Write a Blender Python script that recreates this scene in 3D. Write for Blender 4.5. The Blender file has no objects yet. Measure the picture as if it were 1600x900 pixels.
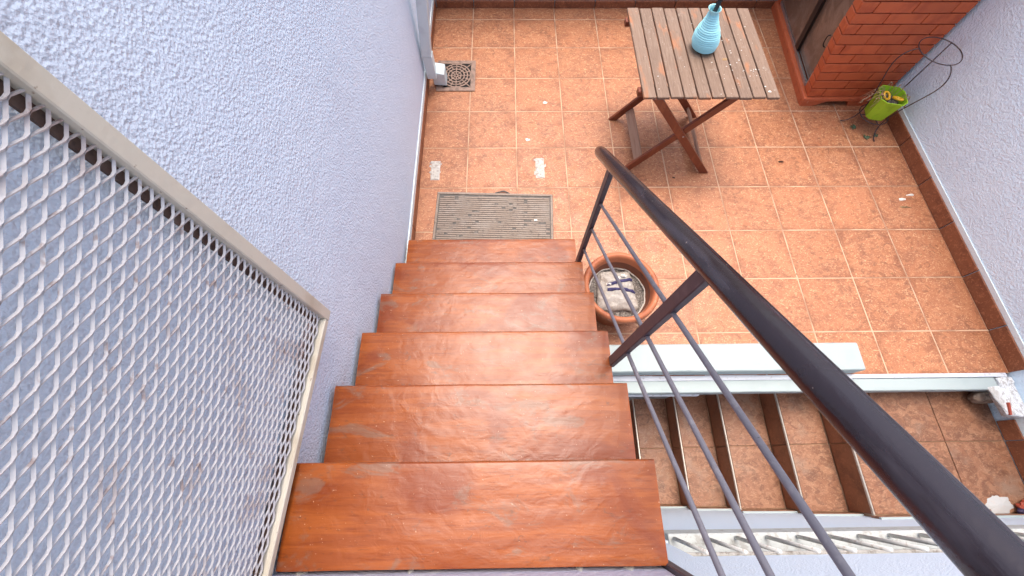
import bpy, bmesh, math, random
from mathutils import Vector, Matrix, noise
random.seed(7)
sc = bpy.context.scene
C = sc.collection
R = math.radians

# ---------------------------------------------------------------- camera
cam_d = bpy.data.cameras.new("camera"); cam = bpy.data.objects.new("camera", cam_d); C.objects.link(cam)
sc.camera = cam
cam_d.sensor_width = 36; cam_d.lens = 14.376; cam_d.clip_start = 0.01; cam_d.clip_end = 500
cx = Vector((0.99946, -0.01240, 0.00895)).normalized()     # from the fitted pose (tile grid of the terrace)
TH, YAW, ROLL = 1.1682, 0.0316, 0.0217
fw = Vector((math.sin(YAW)*math.cos(TH), math.cos(YAW)*math.cos(TH), -math.sin(TH)))
r0 = Vector((math.cos(YAW), -math.sin(YAW), 0)); u0 = r0.cross(fw)
rr = math.cos(ROLL)*r0 + math.sin(ROLL)*u0; uu = -math.sin(ROLL)*r0 + math.cos(ROLL)*u0
m = Matrix((rr, uu, -fw)).transposed().to_4x4(); m.translation = Vector((0.2574, -3.2923, 2.1917))
cam.matrix_world = m

# ---------------------------------------------------------------- sky, sun, exposure
SUN_EL, SUN_AZ = 76, 8        # azimuth of the sun, degrees clockwise from +Y
w = bpy.data.worlds.new("World"); sc.world = w; w.use_nodes = True
nt = w.node_tree; nt.nodes.clear()
sky = nt.nodes.new("ShaderNodeTexSky"); sky.sky_type = 'NISHITA'; sky.sun_disc = False
sky.sun_elevation = R(SUN_EL); sky.sun_rotation = R(SUN_AZ)
sky.air_density = 1.0; sky.dust_density = 6.0; sky.ozone_density = 0.6
bg = nt.nodes.new("ShaderNodeBackground"); bg.inputs[1].default_value = 0.15
wo = nt.nodes.new("ShaderNodeOutputWorld")
nt.links.new(sky.outputs[0], bg.inputs[0]); nt.links.new(bg.outputs[0], wo.inputs[0])
sl = bpy.data.lights.new("sun", 'SUN'); sl.energy = 0.75; sl.angle = R(27); sl.color = (1.0, 0.95, 0.88)
so = bpy.data.objects.new("sun", sl); C.objects.link(so)
sd = Vector((math.sin(R(SUN_AZ))*math.cos(R(SUN_EL)), math.cos(R(SUN_AZ))*math.cos(R(SUN_EL)), math.sin(R(SUN_EL))))
so.rotation_euler = sd.to_track_quat('Z', 'Y').to_euler()
sc.view_settings.view_transform = 'Standard'; sc.view_settings.look = 'None'
sc.view_settings.exposure = 1.28; sc.view_settings.gamma = 1

# ---------------------------------------------------------------- materials
MATS = {}
def mat(name, base, rough=0.6, layers=(), bumps=(), rnd=0.0, metallic=0.0, coat=0.0, spec=0.5, world=True, rough_var=0.0, edge=None):
    """layers: (kind, scale(3) , lo, hi, colour, strength, detail, distortion); bumps: (kind, scale(3), distance, strength)"""
    M_ = bpy.data.materials.new(name); M_.use_nodes = True
    t = M_.node_tree; N = t.nodes; L = t.links
    b = N["Principled BSDF"]; b.inputs["Roughness"].default_value = rough
    b.inputs["Metallic"].default_value = metallic
    b.inputs["Specular IOR Level"].default_value = spec
    if coat: b.inputs["Coat Weight"].default_value = coat; b.inputs["Coat Roughness"].default_value = 0.18
    if world:
        src = N.new("ShaderNodeNewGeometry").outputs["Position"]
    else:
        src = N.new("ShaderNodeTexCoord").outputs["Object"]
    oi = N.new("ShaderNodeObjectInfo")
    if rnd:
        sc_ = N.new("ShaderNodeVectorMath"); sc_.operation = 'SCALE'; sc_.inputs[0].default_value = (37, 53, 71)
        L.new(oi.outputs["Random"], sc_.inputs["Scale"])
        ad = N.new("ShaderNodeVectorMath"); L.new(src, ad.inputs[0]); L.new(sc_.outputs[0], ad.inputs[1])
        src = ad.outputs[0]
    def tex(kind, scale, detail=4.0, dist=0.0):
        mp = N.new("ShaderNodeMapping"); L.new(src, mp.inputs[0]); mp.inputs["Scale"].default_value = scale
        if kind == 'noise':
            x = N.new("ShaderNodeTexNoise"); x.inputs["Scale"].default_value = 1; x.inputs["Detail"].default_value = detail
            x.inputs["Distortion"].default_value = dist; x.inputs["Roughness"].default_value = .68 if detail >= 6 else .5; L.new(mp.outputs[0], x.inputs[0]); return x.outputs[0]
        if kind == 'voronoi':
            x = N.new("ShaderNodeTexVoronoi"); x.inputs["Scale"].default_value = 1; L.new(mp.outputs[0], x.inputs[0]); return x.outputs[0]
        if kind == 'wave':
            x = N.new("ShaderNodeTexWave"); x.inputs["Scale"].default_value = 1; x.inputs["Distortion"].default_value = dist
            x.inputs["Detail"].default_value = detail; L.new(mp.outputs[0], x.inputs[0]); return x.outputs[1]
    col = N.new("ShaderNodeRGB"); col.outputs[0].default_value = (*base, 1); cur = col.outputs[0]
    if rnd:
        mr = N.new("ShaderNodeMapRange"); L.new(oi.outputs["Random"], mr.inputs[0])
        mr.inputs[3].default_value = 1-rnd; mr.inputs[4].default_value = 1+rnd
        hs = N.new("ShaderNodeHueSaturation"); L.new(cur, hs.inputs["Color"]); L.new(mr.outputs[0], hs.inputs["Value"]); cur = hs.outputs[0]
    for (kind, scale, lo, hi, c, st, *rest) in layers:
        det = rest[0] if rest else 4.0; dist = rest[1] if len(rest) > 1 else 0.0
        f = tex(kind, scale, det, dist)
        mr = N.new("ShaderNodeMapRange"); mr.interpolation_type = 'SMOOTHSTEP'
        mr.inputs[1].default_value = lo; mr.inputs[2].default_value = hi; mr.inputs[4].default_value = st
        L.new(f, mr.inputs[0])
        mx = N.new("ShaderNodeMixRGB"); L.new(mr.outputs[0], mx.inputs[0]); L.new(cur, mx.inputs[1]); mx.inputs[2].default_value = (*c, 1)
        cur = mx.outputs[0]
    if edge:                                                  # printed darker border of a tile, broken up by noise
        g_ = N.new("ShaderNodeTexCoord"); sx = N.new("ShaderNodeSeparateXYZ"); L.new(g_.outputs["Generated"], sx.inputs[0]); mm = []
        for ax in (0, 1):
            a1 = N.new("ShaderNodeMath"); a1.operation = 'SUBTRACT'; L.new(sx.outputs[ax], a1.inputs[0]); a1.inputs[1].default_value = .5
            a2 = N.new("ShaderNodeMath"); a2.operation = 'ABSOLUTE'; L.new(a1.outputs[0], a2.inputs[0]); mm.append(a2)
        mx_ = N.new("ShaderNodeMath"); mx_.operation = 'MAXIMUM'; L.new(mm[0].outputs[0], mx_.inputs[0]); L.new(mm[1].outputs[0], mx_.inputs[1])
        f1 = tex('noise', (9, 9, 9), 3, .4); f2 = tex('noise', (60, 60, 60), 5, 1.0)
        s1 = N.new("ShaderNodeMath"); s1.operation = 'MULTIPLY_ADD'; L.new(f1, s1.inputs[0]); s1.inputs[1].default_value = .55; L.new(mx_.outputs[0], s1.inputs[2])
        s2 = N.new("ShaderNodeMath"); s2.operation = 'MULTIPLY_ADD'; L.new(f2, s2.inputs[0]); s2.inputs[1].default_value = .45; L.new(s1.outputs[0], s2.inputs[2])
        mr = N.new("ShaderNodeMapRange"); mr.interpolation_type = 'SMOOTHSTEP'; L.new(s2.outputs[0], mr.inputs[0])
        mr.inputs[1].default_value = .90; mr.inputs[2].default_value = 1.10; mr.inputs[4].default_value = edge[1]
        mx = N.new("ShaderNodeMixRGB"); L.new(mr.outputs[0], mx.inputs[0]); L.new(cur, mx.inputs[1]); mx.inputs[2].default_value = (*edge[0], 1); cur = mx.outputs[0]
    L.new(cur, b.inputs["Base Color"])
    if rough_var:
        f = tex('noise', (14, 14, 14), 5)
        mr = N.new("ShaderNodeMapRange"); L.new(f, mr.inputs[0]); mr.inputs[1].default_value = .3; mr.inputs[2].default_value = .7
        mr.inputs[3].default_value = max(.02, rough-rough_var); mr.inputs[4].default_value = rough+rough_var
        L.new(mr.outputs[0], b.inputs["Roughness"])
    prev = None
    for (kind, scale, dist_, st, *rest) in bumps:
        f = tex(kind, scale, rest[0] if rest else 4.0, rest[1] if len(rest) > 1 else 0.0)
        bp = N.new("ShaderNodeBump"); bp.inputs["Distance"].default_value = dist_; bp.inputs["Strength"].default_value = st
        L.new(f, bp.inputs["Height"])
        if prev: L.new(prev, bp.inputs["Normal"])
        prev = bp.outputs[0]
    if prev: L.new(prev, b.inputs["Normal"])
    MATS[name] = M_
    return M_

def s3(a): return (a, a, a)
N_ = 'noise'
mat("stucco_left", (.65, .745, .865), .85, [(N_, s3(1.3), .35, .7, (.69, .78, .885), .8), (N_, (9, 9, .8), .58, .75, (.60, .68, .80), .45), (N_, s3(3), .62, .75, (.62, .68, .78), .4)],
    [(N_, (105, 105, 105), .010, .58, 5), ('voronoi', s3(150), .006, .35), (N_, s3(14), .02, .25)])
mat("stucco_right", (.70, .84, .94), .85, [(N_, s3(1.5), .35, .7, (.74, .87, .95), .8), (N_, (7, 7, .7), .58, .78, (.60, .70, .80), .5), (N_, s3(3.3), .64, .74, (.55, .60, .66), .4)],
    [(N_, s3(80), .010, .62, 5), ('voronoi', s3(140), .006, .35), (N_, s3(14), .02, .25)])
mat("stucco_near", (.62, .72, .84), .85, [(N_, s3(30), .55, .7, (.63, .71, .80), .6)], [(N_, s3(170), .006, .6, 3)])
mat("white_paint", (.325, .385, .39), .6, [(N_, s3(60), .66, .72, (.4, .4, .38), .5), (N_, s3(9), .5, .75, (.29, .345, .355), .6)], [(N_, s3(90), .002, .3)])
mat("grey_white_paint", (.55, .58, .64), .6, [(N_, s3(40), .6, .7, (.3, .28, .27), .5), (N_, s3(7), .45, .7, (.62, .65, .70), .7)], [(N_, s3(60), .003, .4)])
mat("paint_band", (.68, .75, .75), .7, [(N_, s3(50), .6, .7, (.5, .48, .45), .4)], [(N_, s3(120), .003, .4)])
mat("flaking_plaster", (.62, .64, .66), .8, [(N_, (60, 30, 60), .50, .56, (.30, .28, .265), .75, 8, 1.0), (N_, s3(9), .5, .66, (.40, .38, .36), .8), (N_, s3(150), .6, .7, (.2, .18, .16), .5)], [(N_, s3(26), .006, .6, 6, .6), (N_, s3(120), .003, .5)])
mat("riser_plaster", (.46, .46, .58), .85, [(N_, s3(20), .55, .7, (.60, .62, .68), .7)], [(N_, s3(60), .008, .6)])
TL = [(N_, s3(6), .46, .62, (.23, .085, .043), .62, 6, .5), (N_, (19, 26, 19), .49, .60, (.40, .165, .078), .85, 3, 1.4),
      (N_, (38, 58, 38), .57, .63, (.58, .33, .175), .75, 2, 3.2), (N_, (17, 22, 17), .57, .65, (.17, .064, .032), .52, 4, 2.0), (N_, s3(260), .72, .77, (.10, .05, .03), .5, 2)]
mat("terracotta_tile", (.35, .134, .062), .5, TL, [(N_, s3(120), .0012, .35)], rnd=.10, rough_var=.12, edge=((.20, .068, .030), .62))
mat("terracotta_skirting", (.23, .078, .034), .5, [(N_, s3(9), .45, .7, (.14, .045, .022), .8, 6, .5), (N_, s3(70), .52, .66, (.42, .17, .08), .6, 5, 1.2)], [(N_, s3(120), .0012, .3)], rnd=.08)
mat("stair_tile", (.235, .100, .052), .5, [(N_, s3(6), .44, .62, (.14, .058, .031), .75, 6, .5), (N_, (19, 26, 19), .49, .60, (.29, .140, .078), .85, 3, 1.4), (N_, (38, 58, 38), .57, .63, (.37, .215, .13), .6, 2, 3.2), (N_, s3(4), .52, .70, (.25, .165, .118), .75, 6), (N_, (17, 22, 17), .57, .65, (.11, .045, .025), .55, 4, 2.0), (N_, s3(170), .68, .74, (.09, .05, .03), .6, 2)], [(N_, s3(110), .0012, .3)], rnd=.09, rough_var=.12)
mat("stair_riser_tile", (.20, .07, .032), .45, [(N_, s3(9), .45, .7, (.10, .032, .016), .8, 6, .5), (N_, s3(70), .52, .66, (.28, .11, .05), .6, 5, 1.2)], [(N_, s3(120), .0012, .3)], rnd=.1)
mat("grout", (.50, .33, .215), .9, [(N_, s3(5), .42, .62, (.30, .17, .105), .9)], [(N_, s3(200), .001, .4)])
mat("concrete", (.33, .31, .30), .9, [(N_, s3(12), .4, .7, (.22, .2, .19), .8)], [(N_, s3(80), .004, .5)])
mat("tread_varnish", (.225, .050, .0075), .33,
    [(N_, (4, 50, 50), .42, .62, (.30, .076, .012), .75, 5, .4), (N_, (3.2, 5, 5), .48, .64, (.17, .030, .006), .8, 5, .8), (N_, (14, 170, 170), .56, .70, (.13, .022, .006), .42, 4),
     (N_, (6, 12, 12), .545, .66, (.17, .10, .070), .62, 8, .9), (N_, (22, 40, 40), .60, .68, (.10, .045, .028), .5, 6, 1.0), (N_, s3(160), .72, .75, (.55, .36, .24), .6, 2), (N_, (60, 90, 60), .68, .74, (.12, .04, .02), .55, 3)],
    [(N_, (8, 12, 8), .010, .30, 2, .3), (N_, (21, 26, 21), .0035, .34, 3, .8), (N_, (30, 200, 60), .0012, .22)], rough_var=.04, spec=.40)
mat("dark_rail_paint", (.015, .009, .013), .20, [(N_, (60, 4, 5), .56, .68, (.035, .028, .036), .8), (N_, s3(120), .74, .77, (.30, .26, .24), .6, 2)], [(N_, (150, 6, 10), .0016, .5, 6), (N_, s3(45), .0012, .25), (N_, s3(180), .0008, .3)], rough_var=.08, spec=.55)
mat("post_paint", (.060, .045, .055), .45, [(N_, s3(30), .5, .7, (.10, .075, .085), .7)], [(N_, s3(80), .001, .3)])
mat("rod_paint", (.135, .130, .155), .45, [(N_, s3(50), .55, .7, (.20, .19, .21), .6), (N_, s3(90), .70, .73, (.04, .03, .03), .8)], [(N_, s3(120), .001, .3)])
mat("gate_cream_paint", (.60, .56, .46), .55, [(N_, s3(10), .45, .7, (.47, .41, .31), .8), (N_, s3(60), .67, .71, (.20, .12, .07), .7)], [(N_, s3(70), .002, .4)])
mat("rusty_shade", (.105, .062, .046), .8, [(N_, s3(60), .5, .65, (.05, .028, .022), .8), (N_, s3(20), .55, .7, (.22, .15, .11), .6)], [(N_, s3(120), .002, .4)])  # rust colour, darkened to hold the shadow between mesh and frame
mat("mesh_paint", (.52, .505, .505), .5, [(N_, s3(9), .56, .68, (.36, .29, .27), .7), (N_, s3(7), .66, .74, (.26, .13, .06), .7), (N_, s3(40), .60, .70, (.20, .10, .07), .6)], [(N_, s3(150), .0008, .4)])
mat("weathered_slat", (.165, .100, .065), .65, [(N_, (120, 7, 120), .42, .66, (.225, .150, .105), .8, 6, .4), (N_, (14, 4, 14), .58, .70, (.36, .13, .045), .75), (N_, (160, 20, 160), .60, .70, (.10, .055, .035), .7), (N_, s3(14), .60, .70, (.27, .22, .18), .5, 6), (N_, s3(130), .72, .75, (.65, .58, .50), .8, 2)], [(N_, (170, 9, 170), .002, .5)], rnd=.12)
mat("red_brown_wood", (.16, .036, .014), .42, [(N_, (20, 20, 6), .5, .68, (.24, .065, .025), .8), (N_, s3(70), .64, .70, (.07, .02, .01), .6)], [(N_, (90, 90, 12), .0015, .4)], rnd=.12)
mat("worn_board", (.27, .16, .11), .65, [(N_, (90, 6, 90), .45, .68, (.20, .10, .065), .8)], [(N_, (120, 9, 120), .0015, .4)])
mat("vase_glaze", (.35, .72, .78), .34, [(N_, s3(40), .55, .7, (.42, .77, .82), .6)], [(N_, s3(60), .001, .2)])
mat("black_stick", (.012, .010, .012), .5)
mat("brick_paint", (.49, .108, .034), .6, [(N_, s3(14), .45, .7, (.38, .070, .022), .8), (N_, s3(120), .62, .70, (.48, .12, .045), .5)], [(N_, s3(160), .0015, .35)], rnd=.08)
mat("brick_joint", (.20, .035, .014), .8, [(N_, s3(50), .5, .7, (.12, .02, .01), .8)], [(N_, s3(120), .002, .4)])
mat("plinth_paint", (.46, .105, .038), .55, [(N_, s3(20), .5, .7, (.38, .08, .03), .7), (N_, s3(110), .68, .72, (.65, .4, .3), .6)], [(N_, s3(90), .0015, .3)])
mat("aluminium", (.42, .40, .39), .4, [(N_, s3(60), .55, .7, (.26, .22, .2), .7)], [], metallic=.7)
mat("black_frame", (.012, .010, .010), .4)
mat("dusty_brown_glass", (.135, .092, .068), .18, [(N_, s3(7), .40, .7, (.24, .175, .135), .85, 6, .8), (N_, s3(90), .62, .72, (.25, .18, .14), .4)], [], spec=.5, coat=.3)
mat("pot_terracotta", (.40, .125, .05), .6, [(N_, s3(12), .48, .7, (.28, .075, .03), .8), (N_, s3(40), .62, .7, (.50, .24, .13), .6)], [(N_, s3(90), .0015, .4)])
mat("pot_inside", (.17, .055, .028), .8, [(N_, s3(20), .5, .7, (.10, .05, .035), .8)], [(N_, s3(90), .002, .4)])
mat("dry_soil", (.125, .105, .092), .95, [(N_, s3(150), .48, .62, (.32, .29, .26), .9, 5), (N_, s3(60), .5, .66, (.04, .03, .025), .85, 6)], [(N_, s3(150), .01, .9, 6)])
mat("salt_crust", (.48, .43, .38), .9, [(N_, s3(70), .5, .65, (.3, .25, .2), .7)], [(N_, s3(120), .004, .6)])
mat("pale_cloth", (.38, .35, .315), .9, [(N_, s3(16), .45, .68, (.36, .31, .26), .8), (N_, s3(90), .55, .7, (.47, .44, .40), .6)], [(N_, s3(28), .014, .8, 6, 1.0), (N_, s3(350), .001, .4)])
mat("navy_cloth", (.032, .028, .085), .85, [(N_, s3(50), .5, .7, (.07, .06, .14), .7)], [(N_, s3(60), .004, .5)])
mat("white_cloth", (.66, .62, .56), .9, [], [(N_, s3(60), .004, .5)])
mat("rubber_mat", (.25, .195, .155), .85, [(N_, s3(9), .42, .68, (.30, .255, .215), .85, 6), (N_, s3(60), .55, .7, (.085, .07, .062), .6), (N_, s3(220), .70, .73, (.5, .45, .38), .7, 2)], [(N_, s3(200), .0015, .5)])
mat("mat_edge", (.10, .088, .078), .8, [(N_, s3(30), .5, .68, (.2, .17, .145), .7)], [(N_, s3(150), .001, .4)])
mat("grate_metal", (.25, .16, .12), .6, [(N_, s3(30), .48, .68, (.13, .085, .065), .8), (N_, s3(100), .6, .7, (.32, .23, .18), .6)], [(N_, s3(150), .001, .4)])
mat("drain_shade", (.014, .010, .009), .9)  # near-black, paints the shade below the grate
mat("mortar", (.46, .43, .39), .9, [(N_, s3(60), .5, .62, (.30, .26, .23), .85, 5), (N_, s3(30), .58, .66, (.6, .58, .55), .7)], [(N_, s3(110), .004, .7)])
mat("pvc_white", (.60, .70, .72), .4, [(N_, s3(14), .5, .7, (.52, .60, .62), .7)], [])
mat("green_plastic", (.33, .60, .025), .35, [(N_, s3(25), .5, .7, (.20, .40, .015), .6)], [], coat=.1)
mat("yellow_plastic", (.75, .42, .02), .45, [(N_, s3(40), .5, .7, (.6, .30, .015), .6)], [])
mat("dark_wire", (.035, .022, .026), .5, [(N_, s3(30), .5, .7, (.08, .05, .045), .8)], [])
mat("dry_twig", (.34, .22, .13), .8, [(N_, s3(50), .5, .7, (.45, .33, .2), .7)], [])
mat("succulent_green", (.06, .095, .045), .6, [(N_, s3(80), .5, .7, (.12, .15, .08), .7)], [])
mat("dry_leaf", (.28, .17, .08), .8, [(N_, s3(80), .5, .7, (.16, .08, .04), .7)], [])
mat("dark_leaf", (.07, .03, .018), .8)
mat("paper_white", (.70, .68, .62), .85, [(N_, s3(60), .5, .7, (.55, .50, .42), .6)], [])
mat("spilt_paint", (.46, .46, .455), .6, [(N_, s3(40), .58, .66, (.5, .45, .42), .6)], [(N_, s3(60), .003, .5)])
mat("red_paint", (.30, .045, .02), .6, [(N_, s3(60), .5, .7, (.3, .04, .02), .6)], [])
mat("navy_paint", (.03, .02, .06), .6, [(N_, s3(60), .5, .7, (.16, .03, .05), .7)], [])
mat("river_stone", (.22, .155, .11), .8, [(N_, s3(14), .45, .65, (.40, .33, .26), .85, 6), (N_, s3(40), .55, .68, (.09, .06, .045), .8, 6)], [(N_, s3(40), .01, .7, 6)])
mat("nosing_metal", (.46, .42, .37), .35, [(N_, s3(40), .55, .7, (.3, .25, .2), .6)], [], metallic=.5)
mat("window_bar_paint", (.58, .58, .56), .5, [(N_, s3(60), .55, .68, (.36, .3, .25), .7)], [])
mat("sill_paint", (.44, .47, .47), .7, [(N_, s3(30), .5, .64, (.30, .29, .27), .7, 6), (N_, s3(90), .62, .7, (.24, .22, .2), .6)], [(N_, s3(90), .002, .4)])
mat("dirty_sill", (.50, .48, .45), .8, [(N_, s3(26), .48, .62, (.22, .19, .16), .85, 6), (N_, s3(70), .6, .68, (.6, .58, .55), .7)], [(N_, s3(90), .003, .5)])
mat("window_glass", (.03, .035, .04), .1)
mat("roof_plaster", (.55, .56, .60), .85, [], [(N_, s3(60), .006, .4)])

# ---------------------------------------------------------------- helpers
def tag(o, label=None, cat=None, group=None, kind=None):
    for k, v in (('label', label), ('category', cat), ('group', group), ('kind', kind)):
        if v: o[k] = v
    return o
def root(name, label=None, cat=None, loc=(0, 0, 0), group=None, kind=None):
    o = bpy.data.objects.new(name, None); C.objects.link(o); o.location = loc; o.empty_display_size = .05
    return tag(o, label, cat, group, kind)
def wloc(o):
    v = Vector(o.location)
    while o.parent: o = o.parent; v += Vector(o.location)
    return v
def obj(name, bm, material, parent=None, smooth=False, loc=None, kind=None, **kw):
    """bm is in world coordinates; the origin of a top-level mesh is put at loc"""
    off = wloc(parent) if parent else Vector(loc or (0, 0, 0))
    if off.length: bmesh.ops.translate(bm, vec=-off, verts=bm.verts)
    me = bpy.data.meshes.new(name); bm.to_mesh(me); bm.free()
    if smooth:
        for p in me.polygons: p.use_smooth = True
    for mm in (material if isinstance(material, (list, tuple)) else [material]): me.materials.append(MATS[mm])
    o = bpy.data.objects.new(name, me); C.objects.link(o)
    if parent: o.parent = parent
    elif loc: o.location = loc
    if kind: o['kind'] = kind
    return tag(o, **kw)
def inst(name, me, loc, parent, rot=(0, 0, 0)):
    o = bpy.data.objects.new(name, me); C.objects.link(o); o.parent = parent
    o.location = Vector(loc) - wloc(parent); o.rotation_euler = rot
    return o
def NB(): return bmesh.new()
def box(bm, x0, x1, y0, y1, z0, z1, bev=0.0, seg=1):
    vs = [bm.verts.new(p) for p in ((x0,y0,z0),(x1,y0,z0),(x1,y1,z0),(x0,y1,z0),(x0,y0,z1),(x1,y0,z1),(x1,y1,z1),(x0,y1,z1))]
    fs = [bm.faces.new([vs[i] for i in f]) for f in ((0,3,2,1),(4,5,6,7),(0,1,5,4),(1,2,6,5),(2,3,7,6),(3,0,4,7))]
    if bev:
        es = list({e for f in fs for e in f.edges})
        bmesh.ops.bevel(bm, geom=es, offset=bev, segments=seg, profile=.6, affect='EDGES')
def hexa(bm, b4, t4, bev=0.0):
    """solid between two quads (bottom, top), both counter-clockwise from above"""
    vs = [bm.verts.new(p) for p in list(b4)+list(t4)]
    fs = [bm.faces.new([vs[i] for i in f]) for f in ((0,3,2,1),(4,5,6,7),(0,1,5,4),(1,2,6,5),(2,3,7,6),(3,0,4,7))]
    if bev: bmesh.ops.bevel(bm, geom=list({e for f in fs for e in f.edges}), offset=bev, segments=1, affect='EDGES')
def bar(bm, a, b, wdt, hgt, side, bev=.002):
    """rectangular bar a->b; wdt along `side`, hgt along the third axis"""
    a, b = Vector(a), Vector(b); d = (b-a).normalized(); s = Vector(side); s = (s-d*s.dot(d)).normalized(); t = d.cross(s)
    q = lambda p: [p+s*wdt/2+t*hgt/2, p-s*wdt/2+t*hgt/2, p-s*wdt/2-t*hgt/2, p+s*wdt/2-t*hgt/2]
    hexa(bm, q(a), q(b), bev)
def tube(bm, pts, rad, n=8, caps=True, closed=False):
    pts = [Vector(p) for p in pts]; rings = []; N = len(pts)
    rads = rad if isinstance(rad, (list, tuple)) else [rad]*N
    ref = None
    for i, p in enumerate(pts):
        if closed: d = pts[(i+1) % N]-pts[i-1]
        else: d = pts[min(i+1, N-1)]-pts[max(i-1, 0)]
        d.normalize()
        if ref is None: ref = d.orthogonal().normalized()
        ref = (ref-d*ref.dot(d)).normalized(); t = d.cross(ref)
        rings.append([bm.verts.new(p+(ref*math.cos(2*math.pi*k/n)+t*math.sin(2*math.pi*k/n))*rads[i]) for k in range(n)])
    for i in range(N if closed else N-1):
        a, b = rings[i], rings[(i+1) % N]
        for k in range(n): bm.faces.new((a[k], a[(k+1) % n], b[(k+1) % n], b[k]))
    if caps and not closed:
        bm.faces.new(rings[0][::-1]); bm.faces.new(rings[-1])
def lathe(bm, prof, cen, n=40, axis_dx=0.0, axis_dy=0.0):
    cen = Vector(cen); rings = []
    for (r, z) in prof:
        c = cen+Vector((axis_dx*z, axis_dy*z, z))
        rings.append([bm.verts.new(c+Vector((r*math.cos(2*math.pi*k/n), r*math.sin(2*math.pi*k/n), 0))) for k in range(n)])
    for a, b in zip(rings, rings[1:]):
        for k in range(n): bm.faces.new((a[k], a[(k+1) % n], b[(k+1) % n], b[k]))
    return rings
def spline(P, n=8):
    P = [Vector(p) for p in P]; out = []
    for i in range(len(P)-1):
        p0, p1, p2, p3 = P[max(i-1, 0)], P[i], P[i+1], P[min(i+2, len(P)-1)]
        for k in range(n):
            t = k/n
            out.append(.5*((2*p1)+(p2-p0)*t+(2*p0-5*p1+4*p2-p3)*t*t+(3*p1-p0-3*p2+p3)*t**3))
    out.append(P[-1]); return out
def blob(bm, cen, rx, ry, h, n=28, amp=.25, seed=0, rings=3, z0=0):
    """irregular low patch with thickness"""
    cen = Vector(cen); R_ = []
    for j in range(rings+1):
        f = 1-j/(rings+.6); zz = z0+h*(j/rings) if j else z0
        ring = []
        for k in range(n):
            a = 2*math.pi*k/n
            q = 1+amp*noise.noise(Vector((math.cos(a)*1.7+seed*9.1, math.sin(a)*1.7, seed)))+amp*.6*noise.noise(Vector((math.cos(a)*5+seed, math.sin(a)*5, seed*3)))
            ring.append(bm.verts.new(cen+Vector((rx*q*math.cos(a)*(f if j else 1), ry*q*math.sin(a)*(f if j else 1), zz))))
        R_.append(ring)
    for a, b in zip(R_, R_[1:]):
        for k in range(n): bm.faces.new((a[k], a[(k+1) % n], b[(k+1) % n], b[k]))
    bm.faces.new(R_[-1])

T = .33; G = .0065               # tile pitch and grout
XL, XR = -.305, 2.967            # floor edges left / right
YF, YN = .140, -2.880            # far / near edge of the terrace
TILE_MESH = {}
def tile_mesh(nm, dx, dy, dz, m_, bev=.0016):
    key = (round(dx, 3), round(dy, 3), round(dz, 3), m_)
    if key not in TILE_MESH:
        bm = NB(); box(bm, -dx/2, dx/2, -dy/2, dy/2, -dz/2, dz/2, bev)
        me = bpy.data.meshes.new(nm); bm.to_mesh(me); bm.free(); me.materials.append(MATS[m_]); TILE_MESH[key] = me
    return TILE_MESH[key]
def tile(nm, x0, x1, y0, y1, z0, z1, m_, parent, jit=.0):
    me = tile_mesh(nm, x1-x0, y1-y0, z1-z0, m_)
    return inst(nm, me, ((x0+x1)/2, (y0+y1)/2, (z0+z1)/2), parent, (random.uniform(-jit, jit), random.uniform(-jit, jit), random.uniform(-jit, jit)*.5))

# ================================================================ SETTING
# wide ground below the courtyard
bm = NB(); box(bm, -60, 60, -60, 60, -3.2, -3.0); obj("ground", bm, "concrete", kind='structure')

# terrace floor with its tiles
terr = root("terrace_floor", kind='structure')
bm = NB(); box(bm, -.315, XR+.012, YN, .16, -.20, -.0012); obj("grout_bed", bm, "grout", terr)
def cuts(lo, hi, start):
    v = [lo]; k = math.ceil((lo+.02-start)/T)
    while start+k*T < hi-.02: v.append(start+k*T); k += 1
    return v+[hi]
xs = cuts(XL, XR, 0); ys = cuts(YN, YF, 0)
for i in range(len(xs)-1):
    for j in range(len(ys)-1):
        tile("tile", xs[i]+(G/2 if i else 0), xs[i+1]-(G/2 if i < len(xs)-2 else 0), ys[j]+(G/2 if j else 0), ys[j+1]-(G/2 if j < len(ys)-2 else 0), -.012, 0, "terracotta_tile", terr, .0025)
# thin trim at the near edge of the terrace
bm = NB(); box(bm, .5, 2.95, YN-.020, YN+.001, -.03, .002, .002); obj("edge_trim", bm, "grey_white_paint", terr)

# ---- walls
wl = root("stucco_wall", "tall lavender textured stucco wall on the left side of the stairs", "wall", (-.315, -2, 0))
bm = NB(); box(bm, -.55, -.315, -5.2, .40, -3.0, 2.4); obj("wall_face", bm, "stucco_left", wl)
v = cuts(YN, .139, 0)
for a, b in zip(v, v[1:]):
    tile("skirting_tile", -.3145, -.303, a+G/2, b-G/2, .0, .075, "terracotta_skirting", wl)
bm = NB(); box(bm, -.3148, -.3075, YN, .139, .075, .12, .001); obj("paint_band", bm, "paint_band", wl)

wr = root("stucco_wall", "pale blue textured stucco wall on the right behind the wire plant stand", "wall", (2.979, -2, 0))
bm = NB(); box(bm, 2.979, 3.2, -3.575, .40, -3.0, 2.0); obj("wall_face", bm, "stucco_right", wr)
for a, b in zip(v, v[1:]):
    tile("skirting_tile", 2.967, 2.9785, a+G/2, b-G/2, .0, .090, "terracotta_skirting", wr)
bm = NB(); box(bm, 2.9735, 2.9788, YN-.06, .139, .090, .118, .001); obj("paint_band", bm, "paint_band", wr)

wf = root("boundary_wall", "low white wall closing the far end of the tiled terrace", "wall", (1.2, .16, 0))
bm = NB(); box(bm, -.314, 2.978, .16, .36, -.3, .95); obj("wall_face", bm, "white_paint", wf)
h = cuts(-.30, 2.965, .004)
for a, b in zip(h, h[1:]):
    tile("skirting_tile", a+G/2, b-G/2, .1405, .159, .0, .055, "terracotta_skirting", wf)

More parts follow.
